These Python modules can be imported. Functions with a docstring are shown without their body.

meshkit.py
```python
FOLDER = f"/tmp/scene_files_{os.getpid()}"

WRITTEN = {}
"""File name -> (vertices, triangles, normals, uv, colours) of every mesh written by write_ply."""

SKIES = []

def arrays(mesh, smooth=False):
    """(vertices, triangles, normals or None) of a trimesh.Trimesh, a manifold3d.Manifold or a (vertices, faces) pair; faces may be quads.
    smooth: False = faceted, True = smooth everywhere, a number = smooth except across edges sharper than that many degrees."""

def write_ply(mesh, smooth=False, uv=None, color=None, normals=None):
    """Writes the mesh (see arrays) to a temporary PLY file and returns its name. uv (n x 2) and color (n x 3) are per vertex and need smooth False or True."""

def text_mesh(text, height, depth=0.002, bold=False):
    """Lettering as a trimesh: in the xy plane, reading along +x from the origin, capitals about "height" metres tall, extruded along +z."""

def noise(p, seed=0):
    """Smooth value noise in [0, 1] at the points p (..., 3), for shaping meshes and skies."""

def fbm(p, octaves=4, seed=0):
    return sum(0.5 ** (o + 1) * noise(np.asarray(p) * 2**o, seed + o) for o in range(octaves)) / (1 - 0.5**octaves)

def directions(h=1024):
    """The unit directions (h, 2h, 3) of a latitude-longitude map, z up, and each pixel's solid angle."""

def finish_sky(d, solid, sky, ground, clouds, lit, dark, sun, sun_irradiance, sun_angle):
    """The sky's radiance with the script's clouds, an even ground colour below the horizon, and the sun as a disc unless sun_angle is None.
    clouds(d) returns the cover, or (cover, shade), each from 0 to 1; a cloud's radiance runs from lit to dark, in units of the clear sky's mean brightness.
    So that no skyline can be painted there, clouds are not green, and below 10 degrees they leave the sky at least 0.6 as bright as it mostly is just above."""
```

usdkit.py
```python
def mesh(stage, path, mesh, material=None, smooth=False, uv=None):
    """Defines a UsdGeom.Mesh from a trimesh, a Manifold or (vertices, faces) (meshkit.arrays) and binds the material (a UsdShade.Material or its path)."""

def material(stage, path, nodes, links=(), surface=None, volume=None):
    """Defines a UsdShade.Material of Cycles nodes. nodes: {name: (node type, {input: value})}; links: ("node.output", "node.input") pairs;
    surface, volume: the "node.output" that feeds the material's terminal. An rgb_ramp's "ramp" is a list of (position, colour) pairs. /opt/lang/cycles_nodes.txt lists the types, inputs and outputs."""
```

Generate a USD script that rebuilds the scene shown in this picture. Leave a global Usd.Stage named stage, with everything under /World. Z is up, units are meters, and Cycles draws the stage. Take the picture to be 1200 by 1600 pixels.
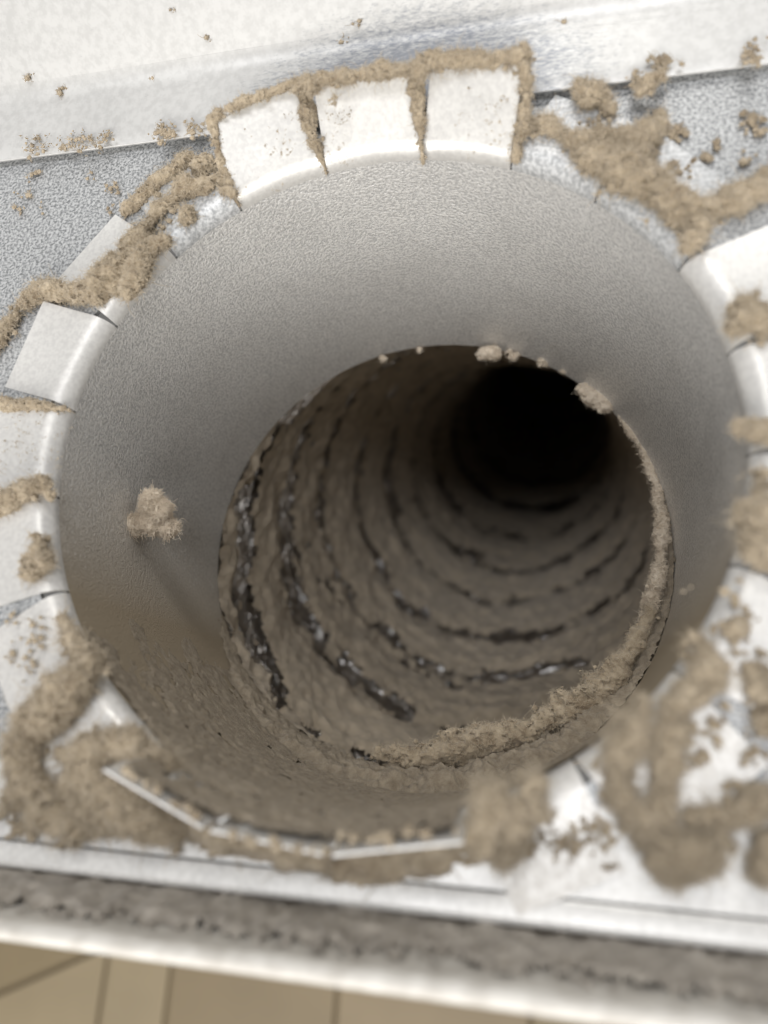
import math, random
import numpy as np, trimesh, usdkit
from meshkit import noise, fbm
from scipy.ndimage import distance_transform_edt
from shapely.geometry import Polygon, Point, box as sbox
from pxr import Usd, UsdGeom, UsdLux, UsdShade, Gf, Sdf, Vt

rng = np.random.default_rng(7)
random.seed(7)
stage = Usd.Stage.CreateInMemory()
UsdGeom.SetStageUpAxis(stage, 'Z')
UsdGeom.SetStageMetersPerUnit(stage, 1.0)
UsdGeom.Xform.Define(stage, '/World')
UsdGeom.Scope.Define(stage, '/World/Looks')
MM = .001

# ---------------------------------------------------------------- camera, light, exposure
EYE = np.array([.0236, -.0934, -.0401])
ROT = np.array([[.97798242, -.2086093, .00570563], [.20085723, .933517, -.29698888], [.05662834, .29159591, .95486389]])  # right, forward, up
FPX = 1096.45                       # focal length in pixels of a 1200 wide picture
cam = UsdGeom.Camera.Define(stage, '/World/camera')
R_, F_, U_ = ROT[:, 0], ROT[:, 1], ROT[:, 2]
cam.AddTransformOp().Set(Gf.Matrix4d(*R_, 0, *U_, 0, *(-F_), 0, *EYE, 1))
cam.CreateHorizontalApertureAttr(7.33)
cam.CreateVerticalApertureAttr(7.33 * 4 / 3)
cam.CreateFocalLengthAttr(7.33 * FPX / 1200)
cam.CreateFStopAttr(2.6)
cam.CreateFocusDistanceAttr(.132)
cam.CreateClippingRangeAttr((.004, 20.0))
cam.CreateExposureAttr(-.12)


def at(px, py, y):
    """the point of the plane y that stands at this place of the 1200 x 1600 photograph"""
    d = ROT @ np.array([(px - 600) / FPX, 1, -(py - 800) / FPX])
    return EYE + d * (y - EYE[1]) / d[1]


def rect_light(name, pos, target, w, h, intensity, color):
    l = UsdLux.RectLight.Define(stage, '/World/' + name)
    l.CreateWidthAttr(w); l.CreateHeightAttr(h)
    l.CreateIntensityAttr(intensity); l.CreateColorAttr(Gf.Vec3f(*color))
    m = Gf.Matrix4d().SetLookAt(Gf.Vec3d(*pos), Gf.Vec3d(*target), Gf.Vec3d(0.01, 0.02, 1)).GetInverse()
    l.AddTransformOp().Set(m)


rect_light('ceiling_lamp', (.03, -.80, .62), (0, 0, 0), .30, .24, 17.0, (1, .975, .93))
rect_light('floor_bounce', (-.10, -.46, -1.0), (0, 0, 0), 1.4, .55, 8.0, (1, .965, .91))
rect_light('window_light', (-.02, -1.5, -.13), (0, 0, 0), 1.0, .45, 11.0, (.99, .99, 1))
dome = UsdLux.DomeLight.Define(stage, '/World/room_light')

# ---------------------------------------------------------------- helpers
used = {}


def free(path):
    n = used.get(path, -1) + 1
    used[path] = n
    return path if n == 0 else '%s_%03d' % (path, n)


def tag(p, label=None, cat=None, group=None, kind=None):
    for k, v in (('label', label), ('category', cat), ('group', group), ('kind', kind)):
        if v:
            p.SetCustomDataByKey(k, v)
    return p


def thing(name, label, cat=None, group=None, kind=None):
    return tag(UsdGeom.Xform.Define(stage, free('/World/' + name)).GetPrim(), label, cat, group, kind)


def obj(name, mesh, mat, parent=None, smooth=False, label=None):
    base = str(parent.GetPath()) if parent else '/World'
    p = usdkit.mesh(stage, free(base + '/' + name), mesh, mat, smooth=smooth).GetPrim()
    return tag(p, label)


def smoothstep(x, a, b):
    t = np.clip((np.asarray(x, float) - a) / (b - a), 0, 1)
    return t * t * (3 - 2 * t)


def grid_mesh(P, keep=None):
    """a sheet from an (n, m, 3) grid of points; keep: which points stay"""
    n, m = P.shape[:2]
    i = np.arange(n * m).reshape(n, m)
    q = np.stack([i[:-1, :-1], i[1:, :-1], i[1:, 1:], i[:-1, 1:]], -1).reshape(-1, 4)
    if keep is not None:
        q = q[keep.ravel()[q].all(1)]
    f = np.vstack([q[:, [0, 1, 2]], q[:, [0, 2, 3]]])
    ids, inv = np.unique(f, return_inverse=True)
    return P.reshape(-1, 3)[ids], inv.reshape(-1, 3)


def join(parts):
    V, F, n = [], [], 0
    for v, f in parts:
        V.append(v); F.append(np.asarray(f) + n); n += len(v)
    return np.vstack(V), np.vstack(F)


def shell(P, thick_vec):
    """closed slab: grid P in front, P + thick_vec behind"""
    n, m = P.shape[:2]
    Q = P + thick_vec
    v = np.vstack([P.reshape(-1, 3), Q.reshape(-1, 3)])
    i = np.arange(n * m).reshape(n, m)
    j = i + n * m
    q = [np.stack([i[:-1, :-1], i[1:, :-1], i[1:, 1:], i[:-1, 1:]], -1).reshape(-1, 4),
         np.stack([j[:-1, :-1], j[:-1, 1:], j[1:, 1:], j[1:, :-1]], -1).reshape(-1, 4)]
    for a, b in ((i[0], j[0]), (i[:, -1], j[:, -1]), (i[-1, ::-1], j[-1, ::-1]), (i[::-1, 0], j[::-1, 0])):
        q.append(np.stack([a[:-1], a[1:], b[1:], b[:-1]], -1))
    q = np.vstack(q)
    return v, np.vstack([q[:, [0, 1, 2]], q[:, [0, 2, 3]]])


def fuzz(parent, mesh, n, length, width=.08 * MM, mat=None, seed=0, bias=None):
    """curly fibres standing on a lint surface"""
    v, f = mesh
    r = np.random.default_rng(seed)
    tri = v[f]
    cr = np.cross(tri[:, 1] - tri[:, 0], tri[:, 2] - tri[:, 0])
    ar = np.linalg.norm(cr, axis=1)
    k = r.choice(len(f), n, p=ar / ar.sum())
    a, b = r.random(n), r.random(n)
    fl = a + b > 1
    a[fl], b[fl] = 1 - a[fl], 1 - b[fl]
    p = tri[k, 0] + a[:, None] * (tri[k, 1] - tri[k, 0]) + b[:, None] * (tri[k, 2] - tri[k, 0])
    d = cr[k] / np.maximum(ar[k], 1e-20)[:, None]
    if bias is not None:
        d = d + bias
    step = length / 2 * (.3 + 1.0 * r.random(n) ** 2 + 1.8 * (r.random(n) < .025) * r.random(n))[:, None]
    pts = [p - d * step * .2]
    for s in range(2):
        d = d + r.normal(0, .8, (n, 3))
        d /= np.linalg.norm(d, axis=1, keepdims=True)
        pts.append(pts[-1] + d * step)
    P = np.stack(pts, 1)
    c = UsdGeom.BasisCurves.Define(stage, free(str(parent.GetPath()) + '/fuzz'))
    c.CreateTypeAttr('linear')
    c.CreatePointsAttr(Vt.Vec3fArray.FromNumpy(P.reshape(-1, 3).astype(np.float32)))
    c.CreateCurveVertexCountsAttr(Vt.IntArray.FromNumpy(np.full(n, 3, np.int32)))
    w = np.tile(np.array([1, .85, .45]) * width, n).astype(np.float32)
    c.CreateWidthsAttr(Vt.FloatArray.FromNumpy(w))
    c.SetWidthsInterpolation('vertex')
    UsdShade.MaterialBindingAPI.Apply(c.GetPrim()).Bind(mat or M['lint'])
    tag(c.GetPrim(), kind='stuff')


ICO = {k: trimesh.creation.icosphere(k) for k in (1, 2)}


def puff(c, r, seed, flat=(1, 1, 1), sub=1):
    """one crumb of lint"""
    g = ICO[sub]
    u = np.array(g.vertices)
    s = np.random.default_rng(seed).random(3) * 90
    rr = r * (.3 + 1.4 * fbm(u * 1.9 + s, 3, seed % 97))
    return u * rr[:, None] * np.asarray(flat) + c, np.array(g.faces)


def surface(F, origin, h):
    """the zero surface of a sampled field (negative inside), one vertex per crossed cell"""
    ins = F < 0
    n = np.array(F.shape) - 1
    cnt = sum(ins[i:i + n[0], j:j + n[1], k:k + n[2]].astype(np.int8) for i in (0, 1) for j in (0, 1) for k in (0, 1))
    act = np.argwhere((cnt > 0) & (cnt < 8))
    num = np.full(n, -1); num[tuple(act.T)] = np.arange(len(act))
    acc, w = np.zeros((len(act), 3)), np.zeros(len(act))
    for ax in range(3):
        o1, o2 = [q for q in range(3) if q != ax]
        for i in (0, 1):
            for j in (0, 1):
                p = act.copy(); p[:, o1] += i; p[:, o2] += j
                q = p.copy(); q[:, ax] += 1
                fa, fb = F[tuple(p.T)], F[tuple(q.T)]
                c = (fa < 0) != (fb < 0)
                t = np.where(c, fa / np.where(c, fa - fb, 1), 0)
                pos = p.astype(float); pos[:, ax] += t
                acc += pos * c[:, None]; w += c
    V = acc / w[:, None] * h + origin
    faces = []
    for ax in range(3):
        o1, o2 = (ax + 1) % 3, (ax + 2) % 3
        sl = [slice(None)] * 3; sh = [slice(None)] * 3
        sl[ax], sh[ax] = slice(0, -1), slice(1, None)
        A, B = ins[tuple(sl)], ins[tuple(sh)]
        e = np.argwhere(A != B)
        e = e[(e[:, o1] > 0) & (e[:, o2] > 0) & (e[:, o1] < n[o1]) & (e[:, o2] < n[o2])]
        up = A[tuple(e.T)]
        q = []
        for i, j in ((0, 0), (1, 0), (1, 1), (0, 1)):
            c = e.copy(); c[:, o1] -= i; c[:, o2] -= j
            q.append(num[tuple(c.T)])
        q = np.stack(q, 1)
        faces.append(np.where(up[:, None], q, q[:, ::-1]))
    q = np.vstack(faces)
    return V, np.vstack([q[:, [0, 1, 2]], q[:, [0, 2, 3]]])


def matted(lines, seed, cell=None, amp=1.0):
    """lines of (x, y, z, r): one matted mass of lint along them"""
    segs = [(np.asarray(a, float), np.asarray(b, float)) for ln in lines for a, b in zip(ln[:-1], ln[1:])]
    al = np.array([p for sg in segs for p in sg])
    rm = al[:, 3].max(); ra = al[:, 3].mean()
    cell = cell or min(.34, max(.11, .17 * ra / MM)) * MM
    lo, hi = (al[:, :3] - al[:, 3:] * 1.9 - 3 * cell).min(0), (al[:, :3] + al[:, 3:] * 1.9 + 3 * cell).max(0)
    n = np.ceil((hi - lo) / cell).astype(int) + 1
    G = np.stack(np.meshgrid(*[lo[k] + np.arange(n[k]) * cell for k in range(3)], indexing='ij'), -1).astype(np.float32)
    D = np.full(G.shape[:3], 1.0, np.float32); RR = np.full(G.shape[:3], ra, np.float32)
    for a, b in segs:
        blo = np.minimum(a[:3] - 2.2 * a[3], b[:3] - 2.2 * b[3]); bhi = np.maximum(a[:3] + 2.2 * a[3], b[:3] + 2.2 * b[3])
        i0 = np.clip(((blo - lo) / cell).astype(int), 0, n); i1 = np.clip(((bhi - lo) / cell).astype(int) + 2, 0, n)
        sl = tuple(slice(i0[k], i1[k]) for k in range(3))
        g = G[sl]
        ab = b[:3] - a[:3]
        t = np.clip(((g - a[:3]) @ ab) / max(ab @ ab, 1e-14), 0, 1)
        r = a[3] + t * (b[3] - a[3])
        d = np.linalg.norm(g - a[:3] - t[..., None] * ab, axis=-1) - r
        better = d < D[sl]
        D[sl] = np.where(better, d, D[sl]); RR[sl] = np.where(better, r, RR[sl])
    cut = fbm(G[::2, ::2, ::2].astype(float) / (4.5 * ra) + seed * 9.1, 2, seed % 61) - .5
    cut = np.repeat(np.repeat(np.repeat(cut, 2, 0), 2, 1), 2, 2)[:n[0], :n[1], :n[2]]
    D = (D - RR * (2.2 * cut - .05)).astype(np.float32)
    band = (D < 1.0 * RR) & (D > -1.05 * RR)
    x = G[band].astype(float); r = RR[band]
    big = fbm(x / (1.5 * ra) + seed * 3.7, 3, seed % 83) - .5
    med = np.abs(fbm(x / (.55 * ra + .25 * MM) + seed * 1.3, 4, seed % 71) - .5) * 2
    fin = fbm(x / (.45 * MM), 3, seed % 67) - .5
    F = D.copy()
    F[band] = D[band] - amp * (r * (1.5 * big + .75 * (.26 - med) * 1.6) + np.minimum(.55 * MM, .6 * r) * fin)
    return surface(F, lo, cell)


def carpet(poly, y0, thick, seed, cell=.45 * MM, ragged=2.2 * MM, lump=2.5 * MM, edge=1.6 * MM):
    """a layer of lint on the plane y = y0 (facing -y) inside a polygon of (x, z), its rim ragged"""
    pg = np.asarray(poly)
    lo, hi = pg.min(0) - 2 * MM, pg.max(0) + 2 * MM
    X, Z = np.meshgrid(np.arange(lo[0], hi[0], cell), np.arange(lo[1], hi[1], cell), indexing='ij')
    x, z = X.ravel(), Z.ravel()
    inside = np.zeros(len(x), bool)
    for (x0, z0), (x1, z1) in zip(pg, np.roll(pg, -1, 0)):
        c = ((z0 > z) != (z1 > z)) & (x < (x1 - x0) * (z - z0) / (z1 - z0 + 1e-15) + x0)
        inside ^= c
    inside = inside.reshape(X.shape)
    d = (distance_transform_edt(inside) - distance_transform_edt(~inside)) * cell
    P3 = np.stack([X, Z, np.zeros_like(X)], -1)
    d = d + (fbm(P3 / (2.4 * MM), 4, seed) - .5) * 2 * ragged
    h = thick * (1 - np.exp(-np.maximum(d, 0) / edge)) * (.35 + .9 * fbm(P3 / lump, 5, seed + 5))
    P = np.stack([X, y0 - h + .25 * MM * (d <= 0), Z], -1)
    return grid_mesh(P, d > -cell)[0], grid_mesh(P, d > -cell)[1][:, ::-1]


# ---------------------------------------------------------------- materials
M = {}


def mat(name, nodes, links, surface='p.BSDF'):
    M[name] = usdkit.material(stage, '/World/Looks/' + name, nodes, links, surface=surface)


def galvanized(name, dark, light, rough, scale, bump, dust=None, metal=.35, painted_reflection=None):
    """zinc-coated steel: fine orange-peel grain; dust: (z of clean metal, z of full dust) for settled dust"""
    N = {'g': ('geometry', {}),
         'n': ('noise_texture', {'scale': scale, 'detail': 3.0, 'roughness': .6}),
         'n2': ('noise_texture', {'scale': 90.0, 'detail': 3.0}),
         'r': ('rgb_ramp', {'ramp': [(.38, dark), (.60, light)]}),
         'b': ('bump', {'strength': bump, 'distance': .00024 if bump >= .9 else .00012}),
         'rr': ('map_range', {'from_min': .3, 'from_max': .7, 'to_min': rough - .06, 'to_max': rough + .08, 'clamp': True}),
         'p': ('principled_bsdf', {'metallic': metal, 'specular_ior_level': .5})}
    L = [('g.position', 'n.vector'), ('g.position', 'n2.vector'), ('n.fac', 'r.fac'), ('n.fac', 'b.height'), ('b.normal', 'p.normal'), ('n2.fac', 'rr.value')]
    if dust:
        N |= {'s': ('separate_xyz', {}), 'm': ('map_range', {'from_min': dust[0], 'from_max': dust[1], 'clamp': True}),
              'n3': ('noise_texture', {'scale': 1400.0, 'detail': 4.0, 'roughness': .7}), 'a': ('math', {'math_type': 'add'}),
              'o': ('math', {'math_type': 'multiply_add', 'value2': 2.6, 'value3': -1.3}),
              'aa': ('math', {'math_type': 'add', 'use_clamp': True}),
              'k': ('math', {'math_type': 'multiply', 'use_clamp': True}),
              'mx': ('mix', {'color2': (.33, .275, .20)}), 'i': ('math', {'math_type': 'multiply_add', 'value2': -metal, 'value3': metal}),
              'ro': ('mix_float', {'b': .95})}
        L += [('g.position', 's.vector'), ('s.z', 'm.value'), ('g.position', 'n3.vector'), ('n3.fac', 'o.value1'),
              ('o.value', 'a.value1'), ('n2.fac', 'a.value2'), ('m.result', 'k.value1'), ('m.result', 'aa.value1'), ('a.value', 'aa.value2'),
              ('aa.value', 'k.value2'), ('r.color', 'mx.color1'), ('k.value', 'mx.fac'), ('mx.color', 'p.base_color'),
              ('k.value', 'i.value1'), ('i.value', 'p.metallic'), ('rr.result', 'ro.a'), ('k.value', 'ro.fac'), ('ro.result', 'p.roughness')]
    elif painted_reflection is not None:          # reflection of the tabs painted into the colour, dark bluish round one point
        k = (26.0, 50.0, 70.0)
        N |= {'mp': ('mapping', {'scale': k, 'location': tuple(-k[i] * painted_reflection[i] for i in range(3))}), 'gs': ('gradient_texture', {'gradient_type': 'spherical'}),
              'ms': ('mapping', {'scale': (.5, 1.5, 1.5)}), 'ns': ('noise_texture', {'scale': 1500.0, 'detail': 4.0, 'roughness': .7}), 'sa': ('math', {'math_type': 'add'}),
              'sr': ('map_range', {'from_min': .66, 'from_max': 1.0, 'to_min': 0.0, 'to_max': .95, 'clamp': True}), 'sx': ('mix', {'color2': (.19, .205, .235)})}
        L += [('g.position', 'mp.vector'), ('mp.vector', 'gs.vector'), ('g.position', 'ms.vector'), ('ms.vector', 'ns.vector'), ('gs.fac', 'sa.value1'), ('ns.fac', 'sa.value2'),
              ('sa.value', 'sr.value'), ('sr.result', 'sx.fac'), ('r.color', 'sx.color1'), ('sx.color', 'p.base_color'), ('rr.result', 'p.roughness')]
    else:
        L += [('r.color', 'p.base_color'), ('rr.result', 'p.roughness')]
    mat(name, N, L)


galvanized('sleeve_steel', (.62, .625, .63), (.90, .90, .895), .38, 2100.0, 1.0, metal=.45, dust=(.006, -.024))
galvanized('tab_steel', (.58, .575, .565), (.66, .655, .64), .36, 1300.0, .10, metal=.3, dust=(-.004, -.20))
galvanized('strip_steel', (.60, .595, .58), (.70, .695, .68), .4, 1300.0, .12, metal=.15)
galvanized('panel_steel', (.18, .188, .195), (.48, .49, .50), .38, 1900.0, .6, metal=.15)
galvanized('spangled_tab_steel', (.32, .33, .34), (.55, .56, .57), .4, 1600.0, .5, metal=.15)
galvanized('hood_steel', (.47, .47, .465), (.53, .53, .525), .42, 700.0, .035, metal=.2, painted_reflection=at(640, 82, -11 * MM))


def lint_mat(name, c0, c1, scale=260.0, relief=1.0):
    mat(name, {'g': ('geometry', {}), 'n': ('noise_texture', {'scale': scale, 'detail': 5.0, 'roughness': .65}),
               'r': ('rgb_ramp', {'ramp': [(.3, c0), (.7, c1)]}),
               'n2': ('noise_texture', {'scale': 3500.0, 'detail': 3.0, 'roughness': .7}),
               'b': ('bump', {'strength': .9, 'distance': .0003 * relief}),
               'p': ('principled_bsdf', {'roughness': 1.0, 'specular_ior_level': .05, 'sheen_weight': .25, 'sheen_roughness': .6})},
        [('g.position', 'n.vector'), ('n.fac', 'r.fac'), ('r.color', 'p.base_color'), ('g.position', 'n2.vector'), ('n2.fac', 'b.height'), ('b.normal', 'p.normal')])


lint_mat('lint', (.23, .178, .118), (.54, .455, .335), 330.0)
lint_mat('lint_fibre', (.39, .325, .235), (.56, .48, .365))
lint_mat('settled_lint', (.25, .20, .14), (.46, .385, .285), 750.0, 2.2)
lint_mat('duct_lint', (.33, .275, .205), (.53, .45, .345))
lint_mat('grey_lint', (.30, .268, .232), (.48, .44, .385))
mat('foil', {'g': ('geometry', {}), 'n': ('noise_texture', {'scale': 520.0, 'detail': 5.0, 'roughness': .6, 'distortion': 1.2}),
             'b': ('bump', {'strength': .8, 'distance': .0007}), 'p': ('principled_bsdf', {'base_color': (.86, .85, .86), 'metallic': 1.0, 'roughness': .24})},
    [('g.position', 'n.vector'), ('n.fac', 'b.height'), ('b.normal', 'p.normal')])
mat('white_enamel', {'g': ('geometry', {}), 'n': ('noise_texture', {'scale': 300.0, 'detail': 4.0}), 'r': ('rgb_ramp', {'ramp': [(.35, (.48, .455, .415)), (.6, (.64, .62, .58))]}),
                     'p': ('principled_bsdf', {'roughness': .4})}, [('g.position', 'n.vector'), ('n.fac', 'r.fac'), ('r.color', 'p.base_color')])
for i, c in enumerate([(.22, .17, .10), (.245, .19, .115), (.23, .18, .105), (.28, .225, .14)]):
    mat('beige_tile_%d' % i, {'g': ('geometry', {}), 'n': ('noise_texture', {'scale': 14.0, 'detail': 4.0}), 'r': ('rgb_ramp', {'ramp': [(.3, tuple(x * .92 for x in c)), (.7, tuple(x * 1.05 for x in c))]}),
                              'p': ('principled_bsdf', {'roughness': .55})}, [('g.position', 'n.vector'), ('n.fac', 'r.fac'), ('r.color', 'p.base_color')])
mat('grout', {'p': ('principled_bsdf', {'base_color': (.18, .14, .085), 'roughness': .9})}, [])
usdkit.material(stage, '/World/Looks/room_air', {'b': ('background_shader', {'color': (1.0, .975, .94), 'strength': .18})}, [], surface='b.background')
UsdShade.MaterialBindingAPI.Apply(dome.GetPrim()).Bind(UsdShade.Material.Get(stage, '/World/Looks/room_air'))

# ---------------------------------------------------------------- the sheet metal box: panel, hood, ledge, wall behind
YP = -2.6 * MM                       # front face of the panel
t = thing('back_panel', 'speckled galvanized sheet metal panel around the round duct hole', 'metal panel')
hole = Point(0, 0).buffer(54 * MM, 64)
face = sbox(-.15, -.0573, .15, .0605).difference(hole)
low = face.intersection(sbox(-.2, -.07, .2, -.0475))
face = face.difference(sbox(-.2, -.07, .2, -.0475))
pm = trimesh.creation.extrude_polygon(face, .8 * MM, engine='earcut')
v = np.array(pm.vertices)
obj('sheet', (np.stack([v[:, 0], YP + .8 * MM - v[:, 2], v[:, 1]], 1), np.array(pm.faces)[:, ::-1]), M['panel_steel'], t)
pm = trimesh.creation.extrude_polygon(low, .8 * MM, engine='earcut')
v = np.array(pm.vertices)
obj('lower_strip', (np.stack([v[:, 0], YP + .8 * MM - v[:, 2], v[:, 1]], 1), np.array(pm.faces)[:, ::-1]), M['strip_steel'], t)
hm = []
for k in range(9):                   # the hem: a folded rounded lower edge
    a = math.pi * k / 8 - math.pi / 2
    hm.append((math.cos(a + math.pi), math.sin(a)))
prof = [(YP - .15 * MM, -.0576), (YP - .45 * MM, -.0582)] + [(YP + .3 * MM - 1.0 * MM * math.cos(a), -.0598 - 1.0 * MM * math.sin(a)) for a in np.linspace(0, math.pi, 9)] + [(YP + 1.2 * MM, -.0574)]
P = np.array([[(x, y, z) for y, z in prof] for x in np.linspace(-.15, .15, 60)])
obj('folded_hem', grid_mesh(P), M['strip_steel'], t, smooth=40)

t = thing('hood', 'smooth pale metal hood with a rolled lower lip above the collar', 'metal hood')
prof = [(YP + .0 * MM, .0590), (YP - 1.3 * MM, .0574), (YP - 1.8 * MM, .0575), (YP - 2.4 * MM, .0600), (YP - 2.9 * MM, .0640), (YP - 3.3 * MM, .0672)]
c = (YP - 8.3 * MM, .0675)
for a in np.linspace(0, math.radians(52), 9):
    prof.append((c[0] + 5 * MM * math.cos(a), c[1] + 5 * MM * math.sin(a)))
lip = list(prof)
d = (-math.sin(math.radians(52)), math.cos(math.radians(52)))
xs = np.linspace(-.17, .17, 80)
P = np.array([[(x, y + .25 * MM * (noise(np.array([x * 40, 0, 3.])) - .5), z) for y, z in lip] for x in xs])
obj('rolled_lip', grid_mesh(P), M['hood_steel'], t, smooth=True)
s = np.linspace(0, .16, 50)
P = np.array([[(x, lip[-1][0] + d[0] * q, lip[-1][1] + d[1] * q) for q in s] for x in xs])
P[..., 2] += .9 * MM * (fbm(P * np.array([25, 25, 25]), 2, 4) - .5) * smoothstep(s, 0, .02)[None, :]
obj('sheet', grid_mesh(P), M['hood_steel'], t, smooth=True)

t = thing('ledge', 'white enamel ledge below the panel with grey lint caught behind its edge', 'ledge')
ZL = -.0629
prof = [(.012, ZL), (-.0140, ZL)] + [(-.0152 - 1.1 * MM * math.sin(a), ZL - 1.1 * MM + 1.1 * MM * math.cos(a)) for a in np.linspace(0, math.pi, 9)] + [(-.013, ZL - 2.3 * MM), (.012, ZL - 2.3 * MM), (.012, ZL)]
P = np.array([[(x, y, z) for y, z in prof] for x in np.linspace(-.15, .15, 60)])
obj('shelf', grid_mesh(P), M['white_enamel'], t, smooth=40)

wall = thing('tiled_wall', 'beige tiled wall low behind the ledge', kind='structure')
YW = .55
obj('grout', trimesh.creation.box(bounds=[(-1.2, YW + .004, -.75), (1.2, YW + .03, -.12)]), M['grout'], wall)
jx = [at(q, 1555, YW)[0] for q in (-180, 160, 263, 527, 829, 1120)]
jx = [jx[0] - .2, jx[0] - .1] + jx + [jx[-1] + .1, jx[-1] + .2]
for i, (a, b) in enumerate(zip(jx[:-1], jx[1:])):
    pg = sbox(a + .0022, -.72, b - .0022, -.13)
    p0, p1 = at(-20, 1560, YW), at(150, 1486, YW)
    e = np.array([p1[0] - p0[0], p1[2] - p0[2]]); nn = np.array([-e[1], e[0]]) / np.hypot(*e)
    pieces = [pg]
    if b <= jx[3] + .001 and b > jx[2]:
        far = 3.0
        A = np.array([p0[0], p0[2]]) - e * far; B = np.array([p1[0], p1[2]]) + e * far
        up = Polygon([A + nn * .0025, B + nn * .0025, B + nn, A + nn]); dn = Polygon([A - nn * .0025, B - nn * .0025, B - nn, A - nn])
        pieces = [pg.intersection(up), pg.intersection(dn)]
    for k, g in enumerate(pieces):
        if g.is_empty or g.geom_type != 'Polygon':
            continue
        tm = trimesh.creation.extrude_polygon(g, .012, engine='earcut')
        v = np.array(tm.vertices)
        obj('tile', (np.stack([v[:, 0], YW + .012 - v[:, 2], v[:, 1]], 1), np.array(tm.faces)[:, ::-1]), M['beige_tile_%d' % ((i + k) % 4)], wall)

# ---------------------------------------------------------------- the collar
RC, LC = 51 * MM, 58 * MM
CX, CZ = 1.0 * MM, -1.0 * MM         # the inner end stands a little askew
collar = thing('duct_collar', 'round galvanized collar with cut tabs folded out around its rim', 'duct collar')


def on_sleeve(a, y, r=RC):
    """a: angle clockwise from the top, seen from the front"""
    k = np.clip(y / LC, 0, 1.2)
    return np.stack([CX * k + r * np.sin(a), y + 0 * a, CZ * k + r * np.cos(a)], -1)


A_, Y_ = np.meshgrid(np.linspace(0, 2 * math.pi, 241), np.linspace(0, LC, 40), indexing='ij')
P = on_sleeve(A_, Y_)
Q = on_sleeve(A_, Y_, RC + .5 * MM)
obj('sleeve', join([grid_mesh(P), (grid_mesh(Q)[0], grid_mesh(Q)[1][:, ::-1]), grid_mesh(np.stack([P[:, -1], Q[:, -1]], 1))]), M['sleeve_steel'], collar, smooth=40)

slits = [-166.8, -150.3, -132.9, -117.3, -99.4, -82.5, -63.9, -46, -30.3, -12.1, 6.6, 23.5, 40.5, 60.3, 77.2, 94.2, 111.2, 128.2, 146.6, 161.8, 178.0]
BEND = {-82.5: 86}
TH = .35 * MM


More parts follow.
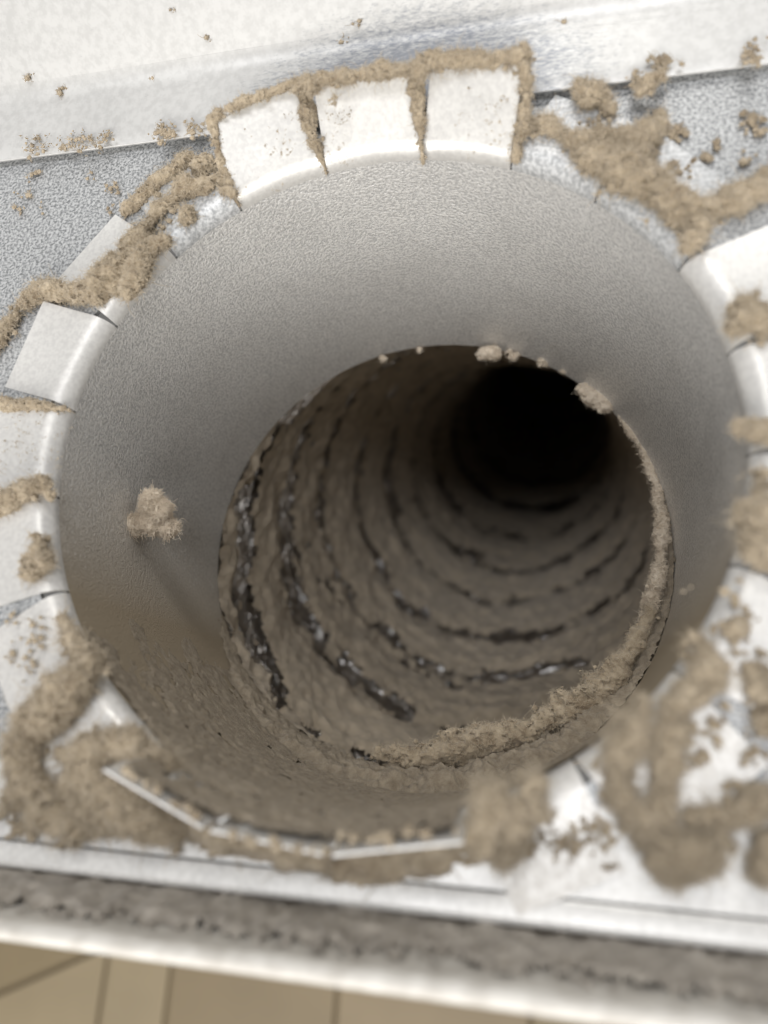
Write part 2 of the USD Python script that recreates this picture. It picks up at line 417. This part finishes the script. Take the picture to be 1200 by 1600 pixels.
def make_tab(a0, a1, bend, length, br, twist=0.0, curl=0.0):
    """bend: degrees from straight ahead (-y) outwards"""
    ac = math.radians((a0 + a1) / 2)
    half = math.radians(a1 - a0) / 2 - .0035
    er, et, ey = np.array([math.sin(ac), 0, math.cos(ac)]), np.array([math.cos(ac), 0, -math.sin(ac)]), np.array([0, 1.0, 0])
    b = math.radians(bend)
    arc = br * b
    vs = np.concatenate([np.linspace(0, arc, 9), np.linspace(arc, length, 9)[1:]])
    us = np.linspace(-1, 1, 11)
    P = np.zeros((len(us), len(vs), 3)); Nn = np.zeros_like(P)
    for j, v_ in enumerate(vs):
        w = min(v_ / arc, 1) * b if arc > 1e-6 else b
        dr = br * (1 - math.cos(w)) if arc > 1e-6 else 0
        dy = -br * math.sin(w) if arc > 1e-6 else 0
        rest = max(v_ - arc, 0)
        dr += rest * math.sin(b); dy -= rest * math.cos(b)
        flatn = smoothstep(v_, 0, max(arc, 1 * MM) + 2 * MM)
        for i, u in enumerate(us):
            uu = u * half
            curved_r, curved_t = RC * math.cos(uu), RC * math.sin(uu)
            flat_r, flat_t = RC * (math.cos(half) * .35 + .65), RC * math.sin(half) * u
            k = flatn * (1 if bend < 20 else min(1, bend / 60))
            corner = .9 * MM * max(0, abs(u) - .93) / .07 * (v_ > length - .1 * MM)
            rr = curved_r * (1 - k) + flat_r * k + dr
            P[i, j] = er * rr + et * (curved_t * (1 - k) + flat_t * k) + ey * (dy + twist * u * rest - curl * (rest / length) ** 2)
            Nn[i, j] = er * math.cos(w) + ey * math.sin(w)
    return shell(P, Nn * (TH if bend > 20 else .32 * MM))


for a0, a1 in zip(slits, slits[1:] + [193.2]):
    m = (a0 + a1) / 2
    bend, length, br, tw = 90, 14.6 * MM + 1.2 * MM * random.uniform(-.5, .5), 3.0 * MM, random.uniform(-.012, .012)
    if -31 < m < 24:
        bend, length, br, tw = {0: 52, 1: 47, 2: 45}[int((m + 31) // 18.5)], 14.2 * MM, 4.5 * MM, random.uniform(-.02, .02)
    if m > 161 or m < -150.3:
        bend, length, br, tw = (9, 14.2 * MM, 6 * MM, 0)
    if -83 < m < -64:
        tw = -.06
    obj('tab', make_tab(a0, a1, bend, length, br, tw, random.uniform(.1, .9) * MM), M['spangled_tab_steel' if (24 < m < 61 or -64 < m < -31) and m != -54.95 else 'tab_steel'], collar, smooth=35) if not (m > 161 or m < -150.3) else obj('tab', make_tab(a0, a1, bend, length, br, tw), M['strip_steel'], collar, smooth=35)

# ---------------------------------------------------------------- the flexible duct
duct = thing('flexible_duct', 'crinkled foil flexible duct curving up away from the collar', 'flexible duct')
PHI = math.radians(82)
UB = np.array([math.cos(PHI), 0, math.sin(PHI)])
VB = np.cross(np.array([0, 1.0, 0]), UB)
BASE = np.array([CX, LC - 1.0 * MM, CZ])
s_ = np.arange(-.03, 1.5, .0005)      # the centre line: a kink at the collar, a long slow bend, a sharper one far off
k_ = np.where(s_ < 0, 0, np.where(s_ < .05, math.radians(26.5) / .05, np.where(s_ < .47, .5, .9)))
t_ = np.cumsum(k_) * .0005
cy_ = np.cumsum(np.cos(t_)) * .0005 - .03; cu_ = np.cumsum(np.sin(t_)) * .0005


def duct_frame(s):
    s = np.asarray(s, float)
    tt, cy, cu = np.interp(s, s_, t_), np.interp(s, s_, cy_), np.interp(s, s_, cu_)
    C = BASE + cy[..., None] * np.array([0, 1.0, 0]) + cu[..., None] * UB
    N = np.cos(tt)[..., None] * UB - np.sin(tt)[..., None] * np.array([0, 1.0, 0])
    return C, N


def duct_point(s, th, r):
    """th: angle from the outside of the bend's inner side (UB) towards VB"""
    C, N = duct_frame(s)
    return C + r[..., None] * (np.cos(th)[..., None] * N + np.sin(th)[..., None] * VB)


edges = np.array([-.02, .010, .042, .074, .116, .160, .208, .262, .325, .395, .47, .55, .63, .72, .82, .92, 1.0, 1.1, 1.2, 1.3])
S1 = np.unique(np.concatenate([np.arange(0, .13, .0008), np.arange(.13, .30, .0013), np.arange(.30, .66, .003), np.arange(.66, 1.3, .02)]))
T1 = np.linspace(-math.pi, math.pi, 421)
SS, TT = np.meshgrid(S1, T1, indexing='ij')
ring = np.stack([np.cos(TT) * 50, np.sin(TT) * 50, SS * 1000], -1)     # mm, for noise
shift = (fbm(ring / 6.0, 4, 11) - .5) * 17 * MM * (1 + SS * 1.5) + (fbm(ring / 2.2, 3, 13) - .5) * 7 * MM + (fbm(ring / 28.0, 2, 12) - .5) * 16 * MM * smoothstep(SS, .01, .08)
sw = SS + shift * .8 + .004 * np.sin(TT + .7)
idx = np.clip(np.searchsorted(edges, sw) - 1, 0, len(edges) - 2)
uu = (sw - edges[idx]) / (edges[idx + 1] - edges[idx])
R0 = 53.2 * MM + 8.5 * MM * smoothstep(SS, 0, .035) * (1 - smoothstep(SS, .08, .3)) * (1 - smoothstep(np.abs(TT - .45), .9, 2.3))
sf = SS + .004 * np.sin(TT + .7) + (fbm(ring / 20, 2, 5) - .5) * 5 * MM
idf = np.clip(np.searchsorted(edges, sf) - 1, 0, len(edges) - 2)
uf = (sf - edges[idf]) / (edges[idf + 1] - edges[idf])
corr = np.cos(2 * math.pi * uf)
foil_r = R0 + 1.0 * MM * corr + 2.2 * MM * (fbm(ring * np.array([1, 1, 1.6]) / 3.2, 4, 21) - .5)
foil_r = foil_r + 1.7 * MM * (fbm(ring * np.array([1, 1, 1.2]) / 1.5, 2, 23) - .5)
foil_r = np.maximum(foil_r, R0 - 1.9 * MM)
foil_r = np.where(SS < 2 * MM, np.maximum(foil_r, 52.2 * MM), foil_r)
sub = (slice(None), slice(None, None, 1))
obj('foil_wall', grid_mesh(duct_point(SS, TT, foil_r)[sub]), M['foil'], duct, smooth=25)
for k, e in enumerate(edges[7:14]):
    th = np.linspace(-math.pi, math.pi, 120)   # the spring wire, outside the foil
    C = duct_point(np.full(120, e) - .004 * np.sin(th + .7), th, np.full(120, 55.5 * MM))
    obj('wire_ring', trimesh.creation.sweep_polygon(Point(0, 0).buffer(.8 * MM, 3), C), M['foil'], duct)

big = fbm(ring / 9.0, 4, 31)
fine = fbm(ring / 2.0, 4, 32)
lean = np.sin(math.pi * np.clip(uu, 0, 1)) ** .8 * (.75 + .5 * uu)
mid = fbm(ring / 4.0, 4, 33)
thick = (-1.1 + 6.4 * lean * (.30 + .75 * big + .45 * (mid - .5)) + 1.4 * (fine - .5)) * MM
low = .5 - .5 * np.cos(TT)                     # 1 at the bottom
thick += .5 * MM * smoothstep(low, .4, 1.0) - .9 * MM * (1 - smoothstep(low, .02, .25))
bare = smoothstep(fbm(ring / 14.0, 3, 44), .50, .62) * ((uu > .80) | (uu < .14))
left = smoothstep(TT, -2.75, -2.3) * (1 - smoothstep(TT, -1.5, -1.1)) * (SS < .075) * smoothstep(fbm(ring / 7.0, 3, 46), .40, .52)
bare = np.maximum(bare, left * ((uu > .74) | (uu < .17)))
thick -= 3.0 * MM * bare
thick += 3 * MM * smoothstep(SS, .40, .46)
thick -= 5 * MM * (1 - smoothstep(np.abs(TT - .55), 1.2, 1.75)) * (1 - smoothstep(SS + 8 * MM * (big - .5), .020, .034))
coat_r = R0 + .2 * MM - np.maximum(thick, -1.5 * MM)
keep = (thick > -.15 * MM) & (coat_r < foil_r + .1 * MM)
coat = grid_mesh(duct_point(SS, TT, coat_r), keep)
t = thing('duct_lint', 'thick beige lint caked in overlapping bands along the inside of the foil duct', 'lint layer', kind='stuff')
obj('lint_coat', coat, M['duct_lint'], t, smooth=True)
near = coat[1][(coat[0][coat[1]].mean(1)[:, 1] < .16)]
fuzz(t, (coat[0], near[:, ::-1]), 16000, 1.3 * MM, .085 * MM, M['duct_lint'], 3)

# ---------------------------------------------------------------- lint on the collar's floor
aa = np.radians(np.linspace(50, 275, 520))
yy = np.arange(-12.5, LC / MM + 3.2, .38) * MM
AA, YY = np.meshgrid(aa, yy, indexing='ij')
cyl = np.stack([np.cos(AA) * 51, np.sin(AA) * 51, YY / MM], -1)
ad = np.degrees(AA)
nz = fbm(cyl / 9, 3, 61)
base_cov = np.minimum(smoothstep(ad + 26 * (nz - .5), 118, 160), 1 - smoothstep(ad + 26 * (nz - .5), 212, 252))
w_fr = np.interp(ad, [50, 62, 90, 115, 135, 150, 175, 200, 220, 245, 260, 275], [0, .8, 2.6, 4.5, 9, 14, 18, 17, 12, 4, .0, 0])
din = (LC - YY) / MM + (fbm(cyl / 3, 4, 66) - .5) * 5
fringe = smoothstep(w_fr - din + 1.0, 0, 3.5)
lump = fbm(cyl / 5, 4, 62)
grain = fbm(cyl / 1.3, 4, 63)
pit = smoothstep(fbm(cyl / 2.2, 3, 64), .56, .72)
th_c = base_cov * (.45 + .85 * lump + .5 * (grain - .5)) - pit * .5 * base_cov - .32 + fringe * (.35 + 2.0 * lump + .9 * (grain - .5)) * np.interp(ad, [50, 75, 95, 115, 132, 150, 175, 205, 235, 262], [.25, .6, .9, 1.6, 2.7, 2.7, 2.2, 1.3, .7, .15])
th_c = np.where(YY < 0, np.minimum(th_c, .75), th_c)
endlim = LC + np.interp(ad, [50, 110, 150, 200, 275], [.3, 1.0, 2.6, 2.5, .5]) * MM * (fbm(cyl * np.array([1, 1, 0]) / 1.6, 4, 67) * 2.4 - .3)
front = np.where((ad > 163) & (ad < 208), -14.0, np.interp(ad, [150, 163, 208, 222], [.5, -2, -2, .5])) * MM + (fbm(cyl / 2.0, 3, 68) - .5) * np.where(YY < -6 * MM, .9, 2.5) * MM
keep = (th_c > 0.0) & (YY < endlim) & (YY > front)
rad = RC - np.maximum(th_c, 0) * MM + .02 * MM
rad = np.where(YY < 0, rad + np.maximum(-YY, 0) * .112, rad)
P = on_sleeve(AA, YY, rad)
cm = grid_mesh(P, keep)
t = thing('collar_lint', 'matted beige lint carpet on the lower inside of the collar', 'lint layer', kind='stuff')
obj('lint_carpet', cm, M['settled_lint'], t, smooth=True)
fuzz(t, (cm[0], cm[1]), 36000, .55 * MM, .07 * MM, M['settled_lint'], 5)

# ---------------------------------------------------------------- single tufts and ridges of lint
seed = [100]


def lint(name, label, lines, hair=900, length=1.5, group=None, mat='lint', jitter=.45, extra=None):
    """lines: lists of (px, py, y in mm, radius in mm)"""
    seed[0] += 17
    L = []
    for ln in lines:
        pts = [np.array((*at(a, b, y * MM), r * MM)) for a, b, y, r in ln]
        if len(pts) == 1:
            q = pts[0]; pts = [q, q + np.array([.3 * q[3], 0, .1 * q[3], 0])]
        L.append(pts)
    m = matted(L, seed[0])
    rc = np.random.default_rng(seed[0] + 1)      # torn flecks round it
    flecks = [m]
    for ln in L:
        for p, q in zip(ln[:-1], ln[1:]):
            for k in range(int(6 + 1.1 * np.linalg.norm(q[:3] - p[:3]) / MM)):
                w_ = p + (q - p) * rc.random()
                off = rc.normal(0, 1, 3); off /= np.linalg.norm(off); off[1] *= .25
                flecks.append(puff(w_[:3] + off * w_[3] * rc.uniform(.8, 2.1) + np.array([0, .45 * w_[3], 0]) * (w_[1] < 0), min(w_[3] * .5, (.1 + .55 * rc.random() ** 2.5) * MM), int(rc.integers(1e6)), (1, .7, 1), 1))
    m = join(flecks)
    hair = int(hair * 2.3); length = length * .95
    t = thing(name, label, 'lint', group)
    obj('lint_body', m, M[mat], t, smooth=True)
    if hair:
        fuzz(t, m, hair, length * MM, .07 * MM, M['lint_fibre' if mat == 'lint' else mat], seed[0])
    return t


lint('lint_ridge', 'thick fluffy lint ridge along the flat tabs at the upper left of the collar',
     [[(365, 306, -3, 1.04), (343, 276, -4, 1.76), (298, 291, -4, 1.76), (261, 313, -4, 1.68), (231, 349, -4, 1.76), (205, 389, -4, 2.08), (178, 423, -4.2, 2.16), (153, 455, -4.2, 1.84), (111, 457, -4.2, 1.36), (59, 455, -4.2, 1.12), (33, 478, -4, 1.04), (9, 513, -4, 1.12), (-21, 557, -4, 1.12)],
      [(293, 336, -4, 1.28), (287, 343, -4, 1.04)], [(198, 461, -4, 1.20), (225, 391, -4.4, 1.36), (258, 376, -4, 0.96)]], 4200, 1.7)
lint('lint_streak', 'narrow broken lint streak on the panel along a flat tab tip at upper left',
     [[(196, 328, -3.4, .9), (222, 308, -3.6, 1.0), (246, 286, -3.6, 1.1), (275, 262, -3.6, 1.2), (296, 246, -3.4, 1.0)], [(314, 262, -3.6, 1.3), (322, 255, -3.6, 1.0)]], 700, 1.3)
lint('lint_edging', 'thin lint edging along the tip and side of the leftmost raised tab',
     [[(462, 130, -11, .5), (425, 143, -11, .6), (385, 158, -11, .6), (345, 172, -10.8, .6), (333, 186, -10, .8), (336, 215, -8.5, .6), (350, 262, -5, .6), (372, 318, -1.5, .7)]], 700, 1.0, jitter=.3)
lint('lint_edging', 'fluffy lint fringe along the tip of the middle raised tab',
     [[(468, 132, -11, .9), (490, 128, -11.5, 1.0), (520, 122, -11.5, .9), (560, 116, -11.5, .9), (605, 108, -11.5, 1.0), (645, 108, -11.5, 1.0)], [(522, 150, -10.8, .5), (524, 162, -10.4, .4)]], 900, 1.3, jitter=.35)
lint('lint_edging', 'fluffy lint fringe over the tip and right side of the rightmost raised tab',
     [[(650, 108, -11.5, 1.1), (672, 95, -11.5, 1.1), (715, 92, -11.5, 1.0), (765, 90, -11.5, 1.1), (812, 92, -11.2, 1.2), (822, 120, -10, 1.1), (822, 160, -7.5, 1.2), (818, 200, -5, 1.3), (806, 246, -2.5, .8)]], 1500, 1.4, jitter=.35)
lint('lint_plug', 'brown lint wedge filling the slit between the left and middle raised tabs',
     [[(474, 150, -8.5, 1.1), (482, 185, -7, 1.0), (492, 220, -5, .8), (503, 250, -2.5, .55), (510, 270, -.6, .3)]], 500, .9, jitter=.3)
lint('lint_plug', 'brown lint wedge filling the slit between the middle and right raised tabs',
     [[(650, 130, -9, .9), (653, 165, -7, .85), (656, 205, -4.5, .6), (660, 240, -2, .4), (661, 254, -.5, .25)]], 400, .8, jitter=.3)
lint('lint_ridge', 'heaviest fluffy lint ridge curving along the upper right of the collar',
     [[(829, 189, -4, 1.26), (873, 206, -4, 1.41), (918, 232, -4.4, 1.78), (963, 259, -4.6, 2.07), (1003, 286, -4.8, 2.29), (1041, 314, -4.8, 2.29), (1075, 334, -4.8, 2.07), (1103, 336, -4.5, 1.63), (1153, 314, -4.2, 1.33), (1188, 296, -4.2, 1.26), (1228, 276, -4, 1.26)],
      [(1098, 349, -4.5, 1.33), (1083, 372, -4.2, 1.11), (1075, 384, -3.8, 0.74)], [(918, 209, -4, 1.26), (973, 224, -4, 1.33), (998, 246, -4, 1.48)]], 5200, 1.8)
lint('lint_tuft', 'lint tufts climbing the right edge of the flat tab below the hood',
     [[(1022, 196, -3.6, 1.2), (1005, 215, -3.8, 1.5), (992, 240, -4, 1.6), (980, 262, -4, 1.5)], [(1030, 180, -3.4, .9), (1018, 200, -3.4, .9)]], 800, 1.5)
lint('lint_tuft', 'lint clump caught under the hood lip behind the flat tab',
     [[(912, 132, -5.2, 1.2), (928, 138, -5, 1.7), (945, 155, -4, 1.3), (955, 168, -4, .8)]], 600, 1.5)
lint('lint_tuft', 'lint wisp on the hood lip to the right of the raised tabs',
     [[(1000, 140, -6, .8), (1012, 128, -6.2, 1.0), (1030, 118, -6.4, .8), (1042, 106, -6.6, .5)]], 350, 1.2)
lint('lint_tuft', 'soft lint tuft on the bright tab at right, beside the upper collar rim',
     [[(1140, 520, -3.8, .8), (1155, 500, -4.4, 1.8), (1178, 490, -4.4, 2.0), (1200, 508, -4.4, 1.5)], [(1165, 475, -4.2, 1.2)]], 900, 1.7)
lint('lint_tuft', 'thin lint strand across the right-hand slit at half height',
     [[(1158, 668, -2.6, .8), (1180, 674, -3.6, 1.0), (1205, 672, -3.6, 1.2)]], 350, 1.3)
lint('lint_ridge', 'orange-beige lint ridge at the right border below half height',
     [[(1190, 738, -4, 1.5), (1186, 775, -4.3, 1.9), (1188, 812, -4.3, 2.1), (1182, 845, -4.2, 1.7), (1205, 862, -4, 1.6)]], 1000, 1.7)
lint('lint_plug', 'brown lint strip packed in the gap between two tabs on the left',
     [[(-14, 632, -3.4, .9), (30, 630, -3.4, .95), (70, 636, -3.2, .8), (108, 641, -2.2, .4)]], 500, .9, jitter=.3)
lint('lint_tuft', 'wedge-shaped lint tuft lying across the left tabs at half height',
     [[(-14, 795, -4, 1.5), (10, 780, -4.2, 1.6), (40, 768, -4.2, 1.4), (64, 755, -4, 1.1), (80, 778, -3, .4)]], 800, 1.5)
lint('lint_tuft', 'small oval lint tuft on the left tab under the wedge-shaped one',
     [[(60, 850, -4, 1.7), (54, 875, -4.2, 2.0), (48, 890, -4, 1.4)]], 600, 1.4, jitter=.3)
lint('lint_ridge', 'dark furry lint arc sweeping down the lower left tabs',
     [[(98, 965, -2.5, .8), (112, 1000, -3.5, 1.3), (135, 1035, -4.2, 1.9), (118, 1065, -4.4, 2.0), (86, 1098, -4.6, 2.4), (56, 1140, -4.6, 2.4), (32, 1185, -4.6, 2.2), (36, 1230, -4.6, 2.0), (64, 1268, -4.6, 1.9), (110, 1290, -4.4, 1.9)],
      [(104, 1180, -4, .9), (92, 1172, -4, .8)]], 3200, 2.2)
lint('lint_heap', 'blurry lint heap leaning on the bottom left tab of the collar',
     [[(140, 1172, -5.5, 1.7), (172, 1168, -6, 2.1), (215, 1176, -6, 2.0), (255, 1195, -5.5, 1.6)], [(145, 1215, -5, 2.2), (180, 1235, -5, 2.2), (136, 1268, -4.6, 2.0), (210, 1270, -4.8, 2.0), (270, 1295, -4.6, 1.7)]], 2600, 2.2)
px = [(120, 1180), (200, 1200), (320, 1275), (430, 1305), (520, 1318), (640, 1300), (760, 1285), (815, 1318), (780, 1342), (722, 1348), (690, 1368), (620, 1372), (560, 1388), (515, 1372), (450, 1364), (395, 1348), (330, 1336), (270, 1308), (215, 1312), (120, 1300), (60, 1260)]
cp = carpet([at(a, b, YP)[[0, 2]] for a, b in px], YP + .1 * MM, 3.4 * MM, 401)
t = thing('lint_bank', 'lint bank with a scalloped lower border under the three straight bottom tabs', 'lint')
obj('lint_body', cp, M['lint'], t, smooth=True)
fuzz(t, cp, 3000, 1.8 * MM, .085 * MM, M['lint'], 402)
lint('lint_ridge', 'upright twisted lint ridge beside the bottom right straight tab',
     [[(764, 1250, -8, 1.4), (755, 1280, -8, 1.6), (750, 1310, -7, 1.6)]], 800, 1.8, jitter=.25)
lint('lint_ridge', 'upright lint ridge with a dark right flank next to the white patch at bottom',
     [[(838, 1225, -7.5, 1.2), (824, 1255, -7.5, 1.5), (806, 1290, -7, 1.6), (790, 1325, -5, 1.5)]], 900, 1.8, jitter=.25)
lint('lint_heap', 'streaky lint heap between the collar rim and the lower right tabs',
     [[(1005, 1110, -3.4, 1.2), (992, 1140, -3.8, 1.6), (972, 1175, -3.8, 1.7), (962, 1210, -3.8, 1.7), (968, 1245, -3.6, 1.5)], [(985, 1265, -3.8, 1.2), (1010, 1285, -4, 1.5)]], 1600, 2.0)
lint('lint_ridge', 'long golden lint ridge running down the lower right tab edge',
     [[(1090, 1005, -3.3, 1.0), (1108, 1040, -3.8, 1.3), (1085, 1075, -4, 1.4), (1055, 1110, -4.4, 1.3), (1046, 1160, -4.4, 1.2), (1040, 1215, -4.4, 1.2), (1034, 1270, -4.2, 1.3)]], 1700, 1.9, jitter=.3)
lint('lint_heap', 'rounded lint heap over the tab tip near the bottom right corner',
     [[(1020, 1305, -4.2, 1.6), (1045, 1325, -4.6, 2.1), (1080, 1340, -4.6, 2.0), (1060, 1355, -4.4, 1.6)]], 1300, 2.0)
lint('lint_heap', 'loose lint heap spread at the right border above the bottom corner',
     [[(1085, 1275, -3.8, 1.1), (1120, 1275, -4, 1.5), (1155, 1270, -4, 1.4), (1195, 1250, -4, 1.5)], [(1208, 1330, -4, 1.7), (1195, 1350, -4, 1.3)], [(1125, 1310, -3.8, .9), (1140, 1318, -3.8, .8)]], 1300, 1.8)
lint('lint_tuft', 'faint lint tuft on the right border tabs below the orange-beige ridge',
     [[(1190, 1060, -3.8, 1.6), (1205, 1080, -4, 1.8)], [(1195, 1130, -3.8, 1.3)], [(1150, 985, -3.6, .9)]], 400, 1.5)

# the lump on the collar's left wall
c0 = on_sleeve(np.array(math.radians(-101.5)), np.array(21.0 * MM), RC - 2.2 * MM)
q = at(228, 806, 0); d = q - EYE; d /= np.linalg.norm(d)
for k in np.arange(.05, .3, .0002):
    w = EYE + d * k
    if w[1] > 0 and math.hypot(w[0], w[2]) > RC - 2.6 * MM:
        break
c0 = w - np.array([w[0], 0, w[2]]) / math.hypot(w[0], w[2]) * 1.3 * MM
L = [[np.array([*(c0 + np.array([x * 1.15, y, z * .8 - .3]) * 1.15 * MM), 1.05 * r * MM]), np.array([*(c0 + np.array([x * 1.15 + .2, y, z * .8 - .3]) * 1.15 * MM), 1.05 * r * MM])] for x, y, z, r in [(.7, 0, 1.0, 2.7), (-.9, .3, -1.0, 2.0), (1.8, .8, -1.4, 1.9), (-2.6, -.6, -2.2, 1.6), (2.9, 1.2, -1.8, 1.2), (-4.0, -1.2, -2.7, 1.0), (.3, .4, -2.2, 1.8)]]
t = thing('lint_ball', 'pale fuzzy lint ball stuck to the left inner wall of the collar', 'lint')
m = matted(L, 777, .2 * MM, .55)
lint_mat('pale_lint', (.58, .49, .38), (.76, .67, .55))
obj('lint_body', m, M['pale_lint'], t, smooth=True)
fuzz(t, m, 6000, 1.2 * MM, .08 * MM, M['pale_lint'], 77)
tufts = [((757, 553), (772, 552), 'pair of small lint crumbs hanging at the top of the collar inner edge', 1.0), ((800, 556), None, 'single lint crumb right of the pair on the collar inner edge', 1.2),
         ((850, 561), None, 'largest lint crumb on the upper collar inner edge', 1.4), ((880, 580), None, 'tiny lint speck beyond the largest crumb on the inner edge', .4),
         ((912, 608), (948, 632), 'row of pale lint crumbs at the upper right inner edge', 1.3), ((655, 547), None, 'tiny lint thread at the very top of the inner edge', .35), ((598, 561), None, 'tiny lint speck at the upper left of the inner edge', .5)]
for a, b, label, r in tufts:
    ln = [(*a, 56.5, r)] + ([(*b, 56.5, r * 1.1)] if b else [])
    lint('lint_crumb', label, [ln], int(150 * r) + (250 if b else 0), .9, 'crumbs on the inner edge', 'pale_lint', jitter=.35)
lint('lint_fringe', 'frosty lint fringe hanging along the right inner edge of the collar',
     [[(968, 650, 57, .4), (985, 672, 57, .6), (1003, 698, 57, .7), (1017, 730, 57, .75), (1028, 770, 57, .8), (1034, 810, 57, .9), (1035, 850, 57, 1.0), (1031, 890, 57, 1.1), (1020, 930, 57, 1.2), (1004, 970, 57, 1.2)]], 2600, 1.2, mat='pale_lint')

lint('lint_bank', 'broad fuzzy lint bank at the lower right inner edge of the collar',
     [[(1018, 955, 55, 1.0), (988, 1008, 54, 1.7), (952, 1055, 53.5, 2.1), (912, 1092, 53, 2.3), (862, 1124, 53, 2.3), (800, 1150, 53, 2.2), (730, 1172, 53, 2.2), (650, 1180, 53.5, 1.8), (590, 1172, 54, 1.3)]], 3000, 1.3)

# dirt on hood lip, tabs and panel: crumbs nobody could count
r = np.random.default_rng(55)
parts = []


def crumbs(n, x0, x1, y0, y1, ypl, rmin, rmax, slope=0.0, cluster=3):
    for k in range(n):
        px_, py_ = r.uniform(x0, x1), r.uniform(y0, y1)
        py_ += slope * (px_ - x0)
        for q in range(int(r.integers(1, 3 * cluster + 1))):
            c = at(px_ + r.normal(0, 8), py_ + r.normal(0, 6), ypl * MM)
            parts.append(puff(c, (rmin + (rmax - rmin) * r.random() ** 2.5) * .6 * MM, int(r.integers(1e6)), (1, .6, 1), 1))


crumbs(26, 40, 190, 222, 240, -5.6, .2, .7, -.10)
crumbs(8, 235, 270, 198, 216, -5.8, .3, .9, -.1)
crumbs(6, 290, 312, 190, 208, -5.8, .3, .7)
crumbs(6, 1025, 1060, 85, 110, -6.0, .4, .8)
crumbs(5, 1165, 1190, 70, 95, -6.0, .4, .8)
crumbs(6, 985, 1010, 118, 128, -5.6, .3, .7)
crumbs(8, 20, 180, 270, 330, -3.2, .3, .9)
crumbs(12, 1020, 1180, 180, 290, -3.2, .4, 1.1)
crumbs(4, 900, 950, 178, 200, -3.8, .4, .7)
crumbs(30, 520, 545, 140, 260, -7.5, .08, .22, 0, 2)
crumbs(24, 380, 480, 170, 300, -8.0, .08, .3, 0, 2)
crumbs(16, 760, 800, 120, 250, -8.0, .08, .35, 0, 2)
crumbs(10, 680, 760, 115, 240, -8.5, .08, .25, 0, 2)
crumbs(40, 0, 100, 660, 740, -3.8, .08, .2, 0, 2)
crumbs(24, 1080, 1200, 900, 1240, -3.8, .3, .9, 0, 3)
crumbs(24, 830, 960, 1270, 1350, -3.7, .3, .8, 0, 3)
crumbs(14, 10, 80, 960, 1060, -3.8, .3, .8, 0, 2)
crumbs(12, 0, 60, 1270, 1310, -3.7, .4, 1.0, 0, 2)
for px_, py_ in ((100, 140), (265, 15), (200, 138), (232, 122), (105, 155), (145, 158), (178, 160), (40, 172), (45, 120), (538, 60), (240, 238 - 110), (880, 38), (1138, 22), (560, 35), (330, 60)):
    d_ = ROT @ np.array([(px_ - 600) / FPX, 1, -(py_ - 800) / FPX])
    nh = np.array([0, math.cos(math.radians(52)), math.sin(math.radians(52))])
    o_ = np.array([0, lip[-1][0], lip[-1][1]]) - nh * .3 * MM
    q_ = EYE + d_ * (((o_ - EYE) @ nh) / (d_ @ nh))
    for k in range(int(r.integers(1, 6))):
        parts.append(puff(q_ + r.normal(0, .5, 3) * MM * np.array([1, .5, .5]), (.12 + .5 * r.random() ** 3) * MM, int(r.integers(1e6)), (1, .6, 1), 1))
for (ax, ay), (bx, by) in (((195, 1205), (315, 1280)), ((355, 1302), (510, 1332)), ((527, 1312), (716, 1299))):
    for k in range(22):
        u_ = r.random()
        parts.append(puff(at(ax + (bx - ax) * u_, ay + (by - ay) * u_ + r.normal(0, 4), -14.2 * MM), (.12 + .5 * r.random() ** 3) * MM, int(r.integers(1e6)), (1, .8, 1), 1))
t = thing('dust', 'scattered beige lint crumbs on the hood lip, panel and tabs', kind='stuff')
cr = join(parts)
obj('crumbs', cr, M['lint'], t, smooth=True)
fuzz(t, cr, 9000, .7 * MM, .07 * MM, M['lint'], 10)
r2 = np.random.default_rng(9)

# lint lying on the ledge
cell = .4 * MM
X, Yg = np.meshgrid(np.arange(-.11, .12, cell), np.arange(-.0152, .006, cell), indexing='ij')
p3 = np.stack([X / MM, Yg / MM, 0 * X], -1)
lim = -12.0 + 4.5 * (fbm(p3 * np.array([1, 0, 1]) / 5, 4, 71) - .5) + 11.0 * (fbm(p3 / np.array([1.1, 1.6, 1.0]), 4, 72) - .5)
dd = Yg / MM - lim
h = 1.0 * (1 - np.exp(-np.maximum(dd, 0) / 2.2)) * (.2 + 1.2 * fbm(p3 / 2.0, 5, 73)) + .10 * np.maximum(dd, 0)
P = np.stack([X, Yg, ZL + h * MM - .1 * MM * (dd <= 0)], -1)
lm = grid_mesh(P, dd > -.4)
t = thing('ledge_lint', 'matted grey lint lying on the white ledge with a ragged front border', 'lint layer', kind='stuff')
obj('lint_carpet', lm, M['grey_lint'], t, smooth=True)
fuzz(t, lm, 3500, 1.0 * MM, .085 * MM, M['grey_lint'], 74)
